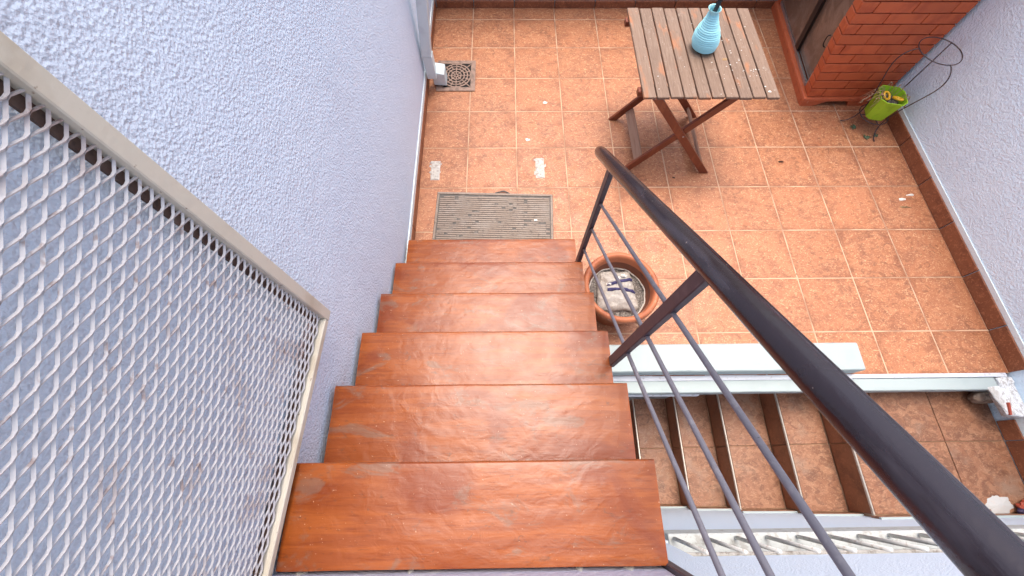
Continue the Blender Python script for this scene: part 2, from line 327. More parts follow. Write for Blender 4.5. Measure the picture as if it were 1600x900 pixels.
# ---- house wall under the upper landing (behind and below the camera), with the barred window slot
wn = root("house_wall", "light blue stucco wall beside the lower stairs with a barred slot window", "wall", (1.3, -3.575, -.5))
WX0, WX1, WZ0, WZ1 = .845, 2.35, .385, .665
bm = NB()
box(bm, -.314, 2.978, -3.80, -3.575, -3.0, WZ0-.001)
box(bm, -.314, WX0, -3.80, -3.5752, WZ0, WZ1); box(bm, WX1, 2.978, -3.80, -3.5752, WZ0, WZ1)
box(bm, -.314, 2.978, -3.80, -3.575, WZ1+.001, 1.195)
obj("wall_face", bm, "stucco_near", wn)
win = root("slot_window"); win.parent = wn; win.location = Vector((1.6, -3.6, .5))-wloc(wn)
bm = NB(); box(bm, WX0+.02, WX1+.02, -3.66, -3.552, .330, .392, .004); box(bm, WX0-.04, WX1+.04, -3.574, -3.556, .262, .328, .003); obj("sill", bm, "sill_paint", win)
bm = NB(); box(bm, WX0, WX1, -3.67, -3.612, .392, .412, .004); obj("dirty_ledge", bm, "dirty_sill", win)
bm = NB(); box(bm, WX0, WX1, -3.70, -3.67, .393, WZ1-.001); obj("pane", bm, "window_glass", win)
k = 0; x = .885
while x < WX1-.03:
    bm = NB(); dx = random.uniform(-.006, .006)
    tube(bm, [(x, -3.566, .400), (x+dx, -3.564, WZ1+.012)], .0070, 8); obj("window_bar", bm, "window_bar_paint", win, True); x += .118

# ---- upper landing the photographer stands on
ul = root("upper_landing", kind='structure')
bm = NB(); box(bm, -.314, 2.978, -5.2, -3.5755, 1.196, 1.21); obj("landing_slab", bm, "concrete", ul)
bm = NB(); box(bm, -.314, .64, -3.574, -3.535, .70, 1.196, .004); obj("plaster_riser", bm, "riser_plaster", ul)
bm = NB()
for (bx_, w_, s_) in ((-.245, .016, 1), (.02, .008, 2), (.43, .010, 4), (.55, .014, 3)):
    blob(bm, (bx_, -3.536, 1.0), w_, .007, .03, 18, .5, s_, 3)
obj("plaster_crust", bm, "spilt_paint", ul)

# ================================================================ LOWER STAIRS (tiled, rising to the right)
XN = [2.122, 1.882, 1.613, 1.392, 1.160, .925, .69, .455]
ZN = [-.165-.168*i for i in range(8)]
YS0, YS1 = -3.5745, YN-.0
ls = root("tiled_stairs", "lower flight of brown tiled steps with metal nosings beneath the white kerb", "stairs", (1.3, -3.2, -1.0))
bm = NB()
for i in range(8):
    xa = XN[i]+.012; xb = (XN[i-1]+.012) if i else 2.9785
    box(bm, xa, xb-.0005, YS0, YN-.0005, -3.0, ZN[i]-.012-.0002*i)
obj("stair_core", bm, "grout", ls)
ycut = [YS0+.0125, -3.217, YN-.001]
for i in range(8):
    x0 = XN[i]; x1 = XN[i-1] if i else 2.9670
    xc = [x0+.007] + ([2.31, 2.64] if i == 0 else []) + [x1]
    for a, b in zip(xc, xc[1:]):
        for c, d in zip(ycut, ycut[1:]):
            tile("tread_tile", a+.002, b-.003, c+.002, d-.002, ZN[i]-.0115, ZN[i], "stair_tile", ls, .001)
    for c, d in zip(ycut, ycut[1:]):
        tile("riser_tile", x0+.001, x0+.0115, c+.002, d-.002, ZN[i]-.168+.001, ZN[i]-.0125, "stair_riser_tile", ls)
    bm = NB(); box(bm, x0-.003, x0+.0065, YS0+.002, YN-.002, ZN[i]-.012, ZN[i]+.002, .002); obj("nosing_strip", bm, "nosing_metal", ls)
    xe = x1-.002 if i else 2.965
    bm = NB(); hexa(bm, [(x0-.02, YS0+.0005, ZN[i]+.002), (xe, YS0+.0005, ZN[i]+.0005), (xe, YS0+.011, ZN[i]+.0005), (x0-.02, YS0+.011, ZN[i]+.002)],
                    [(x0-.02, YS0+.0005, ZN[i]+.05), (xe-.0, YS0+.0005, ZN[i]+.085 if i else ZN[i]+.05), (xe, YS0+.011, ZN[i]+.085 if i else ZN[i]+.05), (x0-.02, YS0+.011, ZN[i]+.05)], .001)
    obj("skirting_tile", bm, "stair_tile", ls)
    bm = NB(); z_ = ZN[i]+.0505; z2 = ZN[i]+(.0855 if i else .0505)
    hexa(bm, [(x0-.02, YS0-.0005, z_), (xe, YS0-.0005, z2), (xe, YS0+.009, z2), (x0-.02, YS0+.009, z_)], [(x0-.02, YS0-.0005, z_+.014), (xe, YS0-.0005, z2+.014), (xe, YS0+.009, z2+.014), (x0-.02, YS0+.009, z_+.014)])
    obj("paint_line", bm, "white_paint", ls)
for a, b in ((YS0+.014, -3.217), (-3.217, -3.112)):
    tile("skirting_tile", 2.9672, 2.9783, a+.002, b-.002, -.165, -.075, "terracotta_skirting", ls)
bm = NB(); box(bm, 2.9715, 2.9786, YS0+.002, -3.108, -.0745, .02, .001); obj("paint_band", bm, "paint_band", ls)

# kerb beam along the terrace edge
bm = NB(); box(bm, .30, 2.885, -2.966, YN-.021, -.070, -.006, .004); 
bmesh.ops.subdivide_edges(bm, edges=[e for e in bm.edges if e.calc_length() > .3], cuts=60, use_grid_fill=True)
for v_ in bm.verts: v_.co += Vector((0, noise.noise(v_.co*Vector((6, 40, 40)).length*.2)*0.0022, noise.noise(v_.co*11+Vector((3, 0, 0)))*0.0022))
kb = obj("kerb_beam", bm, "white_paint", loc=(1.6, -2.93, -.04)); tag(kb, "long narrow white painted kerb along the terrace edge above the lower stairs", "kerb")
bm = NB(); box(bm, .30, 1.30, -2.972, -2.905, -.105, -.0705, .004); obj("lower_lip", bm, "grey_white_paint", kb)
# low white block with a flat top
bm = NB(); box(bm, .30, 2.118, -2.874, -2.728, -.0, .094, .005)
bmesh.ops.subdivide_edges(bm, edges=[e for e in bm.edges if e.calc_length() > .3], cuts=40, use_grid_fill=True)
for v_ in bm.verts: v_.co += Vector((0, noise.noise(v_.co*Vector((6, 40, 40)).length*.2)*0.0018, noise.noise(v_.co*11+Vector((3, 0, 0)))*0.0018))
pb = obj("low_wall", bm, "white_paint", loc=(1.4, -2.8, 0)); tag(pb, "low flat topped white block standing on the terrace edge beside the terracotta pot", "low wall")
bm = NB(); box(bm, .30, 2.108, -2.9035, -2.8745, -.030, .0, .002); obj("block_foot", bm, "grey_white_paint", pb)
# broken plaster stub
st = root("plaster_stub", "flaking grey and white plaster stub with a red mark at the end of the kerb", "masonry stub", (2.9, -3.0, -.165))
bm = NB(); hexa(bm, [(2.905, -3.100, -.075), (2.978, -3.110, -.075), (2.978, -2.968, -.075), (2.890, -2.968, -.075)], [(2.857, -3.098, .0), (2.977, -3.113, .0), (2.977, -2.935, -.004), (2.812, -2.950, -.004)], .006)
bmesh.ops.subdivide_edges(bm, edges=bm.edges[:], cuts=4, use_grid_fill=True)
for v_ in bm.verts:
    q = noise.noise(v_.co*28); v_.co += Vector((q*.004, noise.noise(v_.co*31+Vector((5, 0, 0)))*.004, q*.004))
obj("stub_body", bm, "flaking_plaster", st)
bm = NB(); hexa(bm, [(2.860, -3.098, -.004), (2.871, -3.098, -.004), (2.889, -3.035, -.004), (2.879, -3.035, -.004)], [(2.860, -3.098, .0075), (2.871, -3.098, .0075), (2.889, -3.035, .0085), (2.879, -3.035, .0085)])
obj("red_mark", bm, "red_paint", st)
bm = NB(); hexa(bm, [(2.886, -2.965, -.06), (2.976, -2.934, -.06), (2.976, -2.884, -.06), (2.886, -2.902, -.06)], [(2.886, -2.963, .004), (2.976, -2.934, .001), (2.976, -2.903, .001), (2.886, -2.902, .004)], .004)
bmesh.ops.subdivide_edges(bm, edges=bm.edges[:], cuts=3, use_grid_fill=True)
for v_ in bm.verts: v_.co += Vector((0, noise.noise(v_.co*40)*.006, noise.noise(v_.co*35)*.006))
obj("kerb_end_patch", bm, "flaking_plaster", st)

# rounded stone tucked under the kerb
bm = NB(); bmesh.ops.create_icosphere(bm, subdivisions=4, radius=1)
for v_ in bm.verts:
    p = v_.co.copy(); q = 1+.22*noise.noise(p*1.3+Vector((3, 1, 0)))+.08*noise.noise(p*4)+.03*noise.noise(p*11)
    v_.co = Vector((p.x*.080*q*(1+.25*p.x*0), p.y*.038*q, p.z*.055*q)); v_.co += Vector((2.905, -2.985+.03*p.x*.3, -.112))
so_ = obj("stone", bm, "river_stone", None, True, (2.905, -2.985, -.165)); tag(so_, "brown weathered stone tucked under the end of the white kerb", "stone")

# spilt paint and cloth scrap at the right end of the lower landing
bm = NB(); blob(bm, (2.79, -3.525, -.1655), .072, .042, .008, 48, .32, 4, 3)
o = obj("paint_spill", bm, "spilt_paint", loc=(2.785, -3.525, -.165)); tag(o, "white splash of dried paint on the brown landing tiles", "paint spill")
bm = NB(); bmesh.ops.create_icosphere(bm, subdivisions=4, radius=1)
for v_ in bm.verts:
    p = v_.co.copy(); q = 1+.35*noise.noise(p*1.8)+.15*noise.noise(p*5)
    v_.co = Vector((2.915+p.x*.055*q, -3.535+p.y*.028*q, -.145+p.z*.018*q))
o = obj("cloth_scrap", bm, "red_paint", None, True, (2.9, -3.53, -.165)); tag(o, "crumpled red and dark scrap beside the white paint splash on the landing", "scrap")
bm = NB(); bmesh.ops.create_icosphere(bm, subdivisions=3, radius=1)
for v_ in bm.verts:
    p = v_.co.copy(); q = 1+.35*noise.noise(p*2.2+Vector((7, 0, 0)))
    v_.co = Vector((2.868+p.x*.026*q, -3.552+p.y*.014*q, -.142+p.z*.014*q))
obj("dark_fold", bm, "navy_paint", o, True)

# ================================================================ UPPER STAIRS
us = root("staircase", "straight flight of glossy red brown treads going down to the tiled terrace", "stairs", (.17, -2.8, 0))
NOSE = [-2.130, -2.362, -2.600, -2.830, -3.060, -3.289]; RISE = .171
def tread_bm(x0, x1, y0, y1, z, seed):
    bm = NB(); nx, ny = 44, 14; th = .045; rd = .006
    prof = []                                              # rounded front nosing, then the top, then the back edge
    for k in range(5):
        a = math.pi/2*k/4; prof.append((y1-rd+rd*math.cos(a), z-rd+rd*math.sin(a)))
    for k in range(1, ny+1): prof.append((y1-rd-(y1-rd-y0)*k/ny, z))
    rows = []
    for (yy, zz) in prof:
        row = []
        for i in range(nx+1):
            xx = x0+(x1-x0)*i/nx
            e = min(1, min(i, nx-i)/1.0)
            p = Vector((xx*3, yy*6, seed*3.1))
            dz = .0016*noise.noise(p)+.0010*noise.noise(p*2.6)
            dy = .0022*noise.noise(Vector((xx*5, seed, 0))) if zz < z-.0001 or yy > y1-rd-.001 else (.002*noise.noise(Vector((xx*6, seed, 4))) if yy <= y0+.001 else 0)
            row.append(bm.verts.new((xx+(.0014*noise.noise(Vector((yy*9, seed, i)))if i in (0, nx) else 0), yy+dy, zz+dz-(.0020 if i in (0, nx) else 0))))
        rows.append(row)
    for a, b in zip(rows, rows[1:]):
        for i in range(nx): bm.faces.new((a[i], a[i+1], b[i+1], b[i]))
    # sides and underside
    low = [[bm.verts.new((v_.co.x, v_.co.y, z-th)) for v_ in (rows[0][0], rows[0][-1], rows[-1][-1], rows[-1][0])]][0]
    bm.faces.new((low[0], low[1], *[rows[0][i] for i in range(nx, -1, -1)]))
    bm.faces.new((low[1], low[2], *[rows[j][nx] for j in range(len(rows)-1, -1, -1)]))
    bm.faces.new((low[3], low[0], *[rows[j][0] for j in range(len(rows))]))
    bm.faces.new((low[2], low[3], *[rows[-1][i] for i in range(nx+1)]))
    bm.faces.new(low[::-1])
    bmesh.ops.recalc_face_normals(bm, faces=bm.faces[:])
    bmesh.ops.split_edges(bm, edges=[e for e in bm.edges if len(e.link_faces) == 2 and e.calc_face_angle(0) > .7])
    return bm
for n_ in range(6):
    z = RISE*(n_+1); y1 = NOSE[n_]; y0 = (NOSE[n_+1]-.018) if n_ < 5 else -3.526
    jx = random.uniform(-.003, .003)
    o = obj("tread", tread_bm(-.299+jx, .643+jx*.5, y0, y1, z, n_+1), "tread_varnish", us, True)
    for p in o.data.polygons: p.use_smooth = len(p.vertices) == 4
    bm = NB(); box(bm, -.296, .637, y1-.045, y1-.030, z-RISE+.001, z-.046); obj("riser", bm, "tread_varnish", us)
bm = NB()                                                   # sloping slab that carries the treads
hexa(bm, [(-.29, -3.52, .72), (.60, -3.52, .72), (.60, -2.19, -.0), (-.29, -2.19, -.0)], [(-.29, -3.52, .955), (.60, -3.52, .955), (.60, -2.19, .02), (-.29, -2.19, .02)])
obj("stair_slab", bm, "roof_plaster", us)

# ================================================================ RAILING
rl = root("stair_railing", "dark handrail on square posts with three thin rods along the open side of the stairs", "railing", (.645, -2.9, .2))
XRAIL = .650; SL = .7564
def zr(y): return .8603+SL*(-2.12-y)
d = Vector((0, -1, SL)).normalized(); up = Vector((0, SL, 1)).normalized(); rt = Vector((1, 0, 0))
def rail_ring(bm, p, sc_):
    ring = []
    for k in range(40):
        a = 2*math.pi*k/40; deg = math.degrees(a) % 360       # 0 = right, 90 = top
        rad = .0253
        if 63 < deg < 77: rad -= .0060                         # groove along the upper right side
        elif deg <= 66 or deg > 340: rad -= .0010
        ring.append(bm.verts.new(p+(rt*math.cos(a)*1.04+up*math.sin(a))*rad*sc_))
    return ring
bm = NB(); rings = []
y = -2.088
for k, s in enumerate((.35, .66, .84, .94, 1.0)): rings.append(rail_ring(bm, Vector((XRAIL, y-[0, .004, .012, .024, .05][k], zr(y-[0, .004, .012, .024, .05][k]))), s))
yy = y-.05
while yy > -3.80:
    yy -= .05; q = Vector((.0012*noise.noise(Vector((yy*4, 0, 0))), 0, .0012*noise.noise(Vector((yy*4, 9, 0)))))
    rings.append(rail_ring(bm, Vector((XRAIL, yy, zr(yy)))+q, 1.0))
for a, b in zip(rings, rings[1:]):
    for k in range(40): bm.faces.new((a[k], b[k], b[(k+1) % 40], a[(k+1) % 40]))
bm.faces.new(rings[0]); bm.faces.new(rings[-1][::-1]); bmesh.ops.recalc_face_normals(bm, faces=bm.faces[:])
obj("handrail", bm, "dark_rail_paint", rl, True)
for (py, pz) in ((-2.285, .168), (-2.950, .660), (-3.540, .978)):
    bm = NB(); bar(bm, (.648, py, pz), (.650, py-.006, zr(py)-.012), .021, .037, (1, 0, 0), .0025); obj("post", bm, "post_paint", rl)
for dz in (.240, .438, .636):
    bm = NB(); pts = []
    for k in range(12):
        yq = -2.285-(3.75-2.285)*k/11
        pts.append((.650+.002*noise.noise(Vector((yq*2, dz*9, 0))), yq, zr(yq)-dz+.025*(-2.3-yq)+.003*noise.noise(Vector((yq*2, dz*7, 5)))))
    tube(bm, pts, .0064, 12); obj("rod", bm, "rod_paint", rl, True)

for (py, _z) in ((-2.285, 0), (-2.950, 0), (-3.540, 0)):      # weld beads where rods meet posts
    for dz in (.240, .438, .636):
        for sg in (-1, 1):
            yb_ = py+sg*.0185-.003; zb_ = zr(yb_)-dz+.025*(-2.3-yb_)
            bm = NB(); bmesh.ops.create_icosphere(bm, subdivisions=2, radius=1)
            for v_ in bm.verts:
                q = 1+.25*noise.noise(v_.co*3+Vector((py, dz, sg))); v_.co = Vector((.650+v_.co.x*.0088*q, yb_+v_.co.y*.0034, zb_+v_.co.z*.0090*q))
            obj("weld_bead", bm, "post_paint", rl, True)

# ================================================================ GATE
gt = root("mesh_gate", "cream framed gate of expanded metal mesh standing open along the left wall", "gate", (-.265, -3.2, 1.05))
Y0g, Y1g = -2.876, -3.560; Z0g, Z1g = 1.050, 2.30
def gx(y): return -.262-.031*(-2.876-y)/.649                # slightly swung from the wall line
fwid = .027
def gbar(name, ya, yb, za, zb, th=.026):
    bm = NB(); hexa(bm, [(gx(ya)-th, ya, za), (gx(ya), ya, za), (gx(yb), yb, za), (gx(yb)-th, yb, za)][::-1], [(gx(ya)-th, ya, zb), (gx(ya), ya, zb), (gx(yb), yb, zb), (gx(yb)-th, yb, zb)][::-1], .002)
    obj(name, bm, "gate_cream_paint", gt)
gbar("stile", Y0g, Y0g-fwid-.004, Z0g, Z1g); gbar("stile", Y1g+fwid, Y1g, Z0g, Z1g)
gbar("bottom_rail", Y0g-fwid-.005, Y1g+fwid+.001, Z0g, Z0g+.022); gbar("top_rail", Y0g-fwid-.005, Y1g+fwid+.001, Z1g-.022, Z1g)
bm = NB(); hexa(bm, [(gx(y_)-x_, y_, Z0g+.0225) for y_, x_ in ((Y1g+.03, .026), (Y1g+.03, .021), (Y0g-.033, .021), (Y0g-.033, .026))], [(gx(y_)-x_, y_, Z0g+.048) for y_, x_ in ((Y1g+.03, .026), (Y1g+.03, .021), (Y0g-.033, .021), (Y0g-.033, .026))]); obj("rusty_shade_strip", bm, "rusty_shade", gt)  # added strip: rusty inner rail face with its shadow painted into the colour
bm = NB(); hexa(bm, [(gx(y_)-x_, y_, Z0g+.049) for y_, x_ in ((Y0g-.048, .026), (Y0g-.048, .021), (Y0g-.0315, .021), (Y0g-.0315, .026))], [(gx(y_)-x_, y_, Z1g-.03) for y_, x_ in ((Y0g-.048, .026), (Y0g-.048, .021), (Y0g-.0315, .021), (Y0g-.0315, .026))]); obj("rusty_shade_strip", bm, "rusty_shade", gt)  # same along the stile: added dark strip painting the shaded, rusty gap
bm = NB(); P_, S_ = .0255, .0215; dl = .0017
ya, yb = Y0g-.024, Y1g+.02; nk = int((ya-yb)/P_)+1; nr = int((Z1g-Z0g)/S_)
wv = Vector((-.50, 0, .866)); nv = Vector((.866, 0, .50))
for i in range(nr+1):
    for up_ in (0, 1):
        prevr = None
        zig = random.uniform(-.0005, .0005)
        for k in range(nk+1):
            yk = ya-k*P_; zb_ = Z0g+.008+i*S_
            # nodes: even columns at i*S, odd at i*S +- S/2
            if k % 2 == 0: zc = zb_+(dl if up_ else -dl); ob = 1 if up_ else -1
            else: zc = zb_+(S_/2-dl if up_ else -S_/2+dl); ob = -1 if up_ else 1
            fl = .0034
            for sgn in (-1, 1):
                yy = yk-sgn*fl; zz = zc+zig
                if zz < Z0g+.030 or zz > Z1g-.004: prevr = None; continue
                # rising or falling strand on this side of the node; its flat face is turned out of the sheet
                rising = (k % 2 == 0) == bool(up_)
                if sgn < 0: rising = not rising
                dv = Vector((0, -.92, .39 if rising else -.39))
                nv = Vector((.30, .25, .92)) if rising else Vector((.80, -.42, .42))
                nv = (nv-dv*nv.dot(dv)).normalized(); wv = dv.cross(nv).normalized()
                if wv.z < 0 and not rising: wv = -wv
                if wv.x > 0 and rising: wv = -wv
                nv = -nv if (wv.cross(dv)).dot(nv) < 0 else nv
                c = Vector((gx(yy)-.0135+ob*.0010, yy, zz)); hw, ht = (.0019 if rising else .0021), .0009
                ring = [bm.verts.new(c+wv*a_*hw+nv*b_*ht) for a_, b_ in ((1, 1), (-1, 1), (-1, -1), (1, -1))]
                if prevr:
                    for q in range(4): bm.faces.new((prevr[q], prevr[(q+1) % 4], ring[(q+1) % 4], ring[q]))
                prevr = ring
obj("mesh_panel", bm, "mesh_paint", gt)
for zz in (1.2, 2.0):
    bm = NB(); tube(bm, [(gx(Y1g)-.013, Y1g-.006, zz), (gx(Y1g)-.013, Y1g-.006, zz+.07)], .007, 10); obj("hinge", bm, "gate_cream_paint", gt)

# ================================================================ TABLE
tb = root("folding_table", "weathered wooden slatted folding table with crossed red brown legs", "table", (1.33, -1.2, 0))
TX0, TX1, TY0, TY1, TZ = .979, 1.706, -1.546, -.826, .620
pw = (TX1-TX0)/10
for k in range(10):
    bm = NB(); a = TX0+k*pw+.0035; b = TX0+(k+1)*pw-.0035; e0 = random.uniform(-.003, .003); e1 = random.uniform(-.003, .003); dz = random.uniform(-.001, .001)
    box(bm, a, b, TY0+e0, TY1+e1, TZ-.016+dz, TZ+dz, .0025); obj("slat", bm, "weathered_slat", tb)
for yb_ in (-1.466, -.905):
    bm = NB(); box(bm, TX0-.012, TX1-.03, yb_-.02, yb_+.02, TZ-.05, TZ-.0175, .003); obj("crossbeam", bm, "red_brown_wood", tb)
def leg(xa, xb, yl):
    bm = NB(); a = Vector((xa, yl, TZ-.0185)); b = Vector((xb, yl, .0))
    d_ = (b-a).normalized(); wd = .044/2; hx = wd/abs(d_.z)
    hexa(bm, [(b.x-hx, yl-.01, 0), (b.x+hx, yl-.01, 0), (b.x+hx, yl+.01, 0), (b.x-hx, yl+.01, 0)], [(a.x-hx, yl-.01, a.z), (a.x+hx, yl-.01, a.z), (a.x+hx, yl+.01, a.z), (a.x-hx, yl+.01, a.z)], .002)
    obj("leg", bm, "red_brown_wood", tb)
leg(1.062, 1.572, -1.532); leg(1.495, 1.045, -1.5105)
leg(1.062, 1.590, -1.045); leg(1.495, 1.012, -1.067)
bm = NB(); bar(bm, (1.115, -1.513, .088), (1.110, -1.077, .088), .058, .016, (.72, 0, .69), .002); obj("stretcher", bm, "worn_board", tb)
bm = NB(); bar(bm, (1.522, -1.533, .072), (1.528, -1.056, .072), .016, .055, (.77, 0, .64), .002); obj("stretcher", bm, "worn_board", tb)
for (xq, yq) in ((1.300, -1.5465), (1.300, -1.0595)):
    bm = NB(); tube(bm, [(xq, yq, .335), (xq, yq+.005, .335)], .005, 8); obj("pivot_bolt", bm, "aluminium", tb)

# crumbs on the table
bm = NB()
for k in range(38):
    px_, py_ = (random.gauss(1.52, .10), random.gauss(-1.36, .10)) if k < 32 else (random.uniform(TX0+.05, TX1-.05), random.uniform(TY0+.04, TY1-.1))
    if not (TX0+.02 < px_ < TX1-.02 and TY0+.02 < py_ < TY1-.02): continue
    s = random.uniform(.0018, .0045); blob(bm, (px_, py_, TZ+.0008), s, s*random.uniform(.5, 1), .0015, 7, .5, k, 1)
o = obj("crumbs", bm, "paper_white", loc=(1.4, -1.3, TZ), kind='stuff'); tag(o, "pale crumbs and flakes scattered over the table slats", "crumbs")
bm = NB(); blob(bm, (1.468, -1.262, TZ+.0008), .015, .011, .002, 16, .3, 3, 2)
o = obj("dry_leaf", bm, "dry_leaf", loc=(1.468, -1.262, TZ)); tag(o, "small round brown leaf lying on the table in front of the vase", "leaf")
bm = NB(); blob(bm, (1.655, -1.505, TZ+.0008), .009, .007, .004, 12, .4, 6, 2)
o = obj("white_flake", bm, "paper_white", loc=(1.655, -1.505, TZ)); tag(o, "white flake at the front right corner of the slatted table", "flake")

# vase
VC = Vector((1.366, -1.172, TZ+.001)); LEAN = -.16
vs = root("ribbed_vase", "turquoise ribbed bottle vase leaning slightly on the slatted table", "vase", VC)
body = [(z_*.92, r_) for z_, r_ in [(0, .050), (.012, .066), (.05, .0735), (.085, .070), (.12, .059), (.155, .044), (.185, .033), (.205, .0285), (.222, .030), (.236, .036)]]
def rb(z):
    for (z0, r0_), (z1, r1_) in zip(body, body[1:]):
        if z0 <= z <= z1:
            t = (z-z0)/(z1-z0); t = t*t*(3-2*t)*.5+t*.5; return r0_+(r1_-r0_)*t
    return body[-1][1]
prof = [(.0, 0), (.050, 0)]; nz = 240
for k in range(nz+1):
    z = .217*k/nz; rib = .0036*abs(math.sin(math.pi*z/.0098))**.8 if .011 < z < .19 else 0
    prof.append((rb(z)+rib-.0025, z+.0005))
prof += [(.033, .220), (.029, .217), (.026, .20), (.025, .17), (.0, .14)]
bm = NB(); lathe(bm, prof, VC, 44, LEAN); obj("vase_body", bm, "vase_glaze", vs, True)
tp = VC+Vector((LEAN*.17, 0, .17))
bm = NB(); tube(bm, spline([tp+Vector((-.012, -.012, 0)), tp+Vector((-.004, -.004, .045)), tp+Vector((.006, .008, .11)), tp+Vector((.022, .015, .20))], 6), [.0120]*19, 8)
o = obj("dark_stick", bm, "black_stick", None, True, tp); tag(o, "dark stick standing in the neck of the turquoise vase", "stick")

# ================================================================ BRICK CABINET
cb = root("brick_cabinet", "red brick outdoor cabinet with a dark sliding glass door and moulded plinth", "cabinet", (2.68, -.40, 0))
YC = -.920; YB = .138
def xl(z, y=YC):                                            # front (left) face: leans out a little, turned a few degrees
    return 2.406-.22*(max(0, min(z, .48))-.07)-.12*max(0, z-.48)+.073*(y-YC)
ZP = .062; COURSE = .0652; XE = 2.953
bm = NB()                                                   # body core behind the bricks
hexa(bm, [(xl(ZP)+.060, YC+.011, ZP), (XE-.002, YC+.011, ZP), (XE-.002, YB, ZP), (xl(ZP, YB)+.060, YB, ZP)],
     [(xl(1.20)+.030, YC+.011, 1.20), (XE-.002, YC+.011, 1.20), (XE-.002, YB, 1.20), (xl(1.20, YB)+.060, YB, 1.20)])
bm2 = NB()
ncr = 17
for c in range(ncr):
    za = ZP+.003+c*COURSE; zb_ = za+COURSE-.006
    xs_ = []
    off = 2.389 if c % 2 == 1 else 2.503
    off -= .0
    xlm = xl(za)
    x = off-.2305*2
    cutsx = [xlm]
    while x < XE-.02:
        if x > xlm+.035: cutsx.append(x)
        x += .2305
    cutsx.append(XE)
    for k, (a, b) in enumerate(zip(cutsx, cutsx[1:])):
        q = NB(); a0 = a if k == 0 else a+.0025; a1 = (xl(zb_) if k == 0 else a+.0025); b0 = b-.0025 if b < XE else b
        yv = YC+random.uniform(-.0015, .0015)
        dep = .085 if k == 0 else .012
        hexa(q, [(a0, yv, za), (b0, yv, za), (b0, YC+.0105, za), (a0, YC+.0105, za)] if k else [(a0, yv, za), (b0, yv, za), (b0, YC+.0105, za), (a0, YC+.0105, za)],
             [(a1, yv, zb_), (b0, yv, zb_), (b0, YC+.0105, zb_), (a1, YC+.0105, zb_)], .0022)
        obj("brick", q, "brick_paint", cb)
    # brick end forming the pilaster beside the door
    q = NB(); ye = YC+.0885+random.uniform(-.001, .001)
    hexa(q, [(xl(za, YC+.0115), YC+.0115, za), (xl(za, YC+.0115)+.058, YC+.0115, za), (xl(za, ye)+.058, ye, za), (xl(za, ye), ye, za)],
         [(xl(zb_, YC+.0115), YC+.0115, zb_), (xl(zb_, YC+.0115)+.058, YC+.0115, zb_), (xl(zb_, ye)+.058, ye, zb_), (xl(zb_, ye), ye, zb_)], .0022)
    obj("end_brick", q, "brick_paint", cb)
obj("masonry_core", bm, "brick_joint", cb); bm2.free()
# plinth: ledge and moulded feet
def plp(y): return 2.380+.073*(y+.945)
bm = NB(); hexa(bm, [(plp(-.945), -.945, .040), (XE+.008, -.945, .040), (XE+.008, YB+.001, .040), (plp(YB), YB+.001, .040)], [(plp(-.945)+.004, -.942, ZP), (XE+.008, -.942, ZP), (XE+.008, YB+.001, ZP), (plp(YB)+.004, YB+.001, ZP)], .003)
obj("plinth", bm, "plinth_paint", cb)
def foot_profile(bm, x0, x1, slope0, slope1, yv, th):
    pts = [(x0, .0), (x1, .0), (x1+slope1*.35, .008), (x1+slope1*.55, .022), (x1+slope1, .0395), (x0-slope0, .0395), (x0-slope0*.55, .022), (x0-slope0*.35, .008)]
    f = [bm.verts.new((px_, yv, pz)) for px_, pz in pts]; g = [bm.verts.new((px_, yv+th, pz)) for px_, pz in pts]
    n = len(pts); bm.faces.new(f); bm.faces.new(g[::-1])
    for k in range(n): bm.faces.new((f[k], g[k], g[(k+1) % n], f[(k+1) % n]))
bm = NB(); foot_profile(bm, 2.386, 2.475, 0, .085, -.9425, .03); foot_profile(bm, 2.735, 2.90, .025, .02, -.9425, .03)
hexa(bm, [(plp(-.91)+.002, -.912, 0), (plp(-.91)+.05, -.912, 0), (plp(YB)+.05, YB, 0), (plp(YB)+.002, YB, 0)], [(plp(-.91)+.002, -.912, .0395), (plp(-.91)+.05, -.912, .0395), (plp(YB)+.05, YB, .0395), (plp(YB)+.002, YB, .0395)])
bmesh.ops.recalc_face_normals(bm, faces=bm.faces[:])
obj("plinth_foot", bm, "plinth_paint", cb)
# sliding door
def fq(y, z, ins): return (xl(z, y)+ins, y, z)
def slab(bm, ya, yb, za, zb_, i0, i1):
    hexa(bm, [fq(ya, za, i0), fq(ya, za, i1), fq(yb, za, i1), fq(yb, za, i0)], [fq(ya, zb_, i0), fq(ya, zb_, i1), fq(yb, zb_, i1), fq(yb, zb_, i0)])
dr = root("sliding_door"); dr.parent = cb; dr.location = Vector((2.45, -.4, .5))-wloc(cb)
bm = NB(); slab(bm, -.825, -.455, .088, 1.10, .028, .034); obj("pane", bm, "dusty_brown_glass", dr)
bm = NB(); slab(bm, -.455, .10, .088, 1.10, .013, .019); obj("pane", bm, "dusty_brown_glass", dr)
bm = NB(); slab(bm, -.480, -.425, .086, 1.11, .006, .030); obj("door_stile", bm, "black_frame", dr)
bm = NB(); slab(bm, -.8315, -.815, .072, 1.11, .004, .036); obj("door_jamb", bm, "aluminium", dr)
bm = NB(); slab(bm, -.8145, -.481, .0625, .088, .001, .010); slab(bm, -.8145, -.481, .0625, .080, .012, .024); slab(bm, -.4805, .115, .0625, .087, .006, .012); obj("door_track", bm, "aluminium", dr)
bm = NB(); slab(bm, .10, YB, .0625, 1.12, -.006, .05); obj("door_post", bm, "plinth_paint", dr)
bm = NB(); tube(bm, spline([Vector(fq(-.775, .33, .026)), Vector(fq(-.765, .345, .012)), Vector(fq(-.765, .40, .012)), Vector(fq(-.775, .415, .026))], 5), .004, 8); obj("door_handle", bm, "black_frame", dr, True)
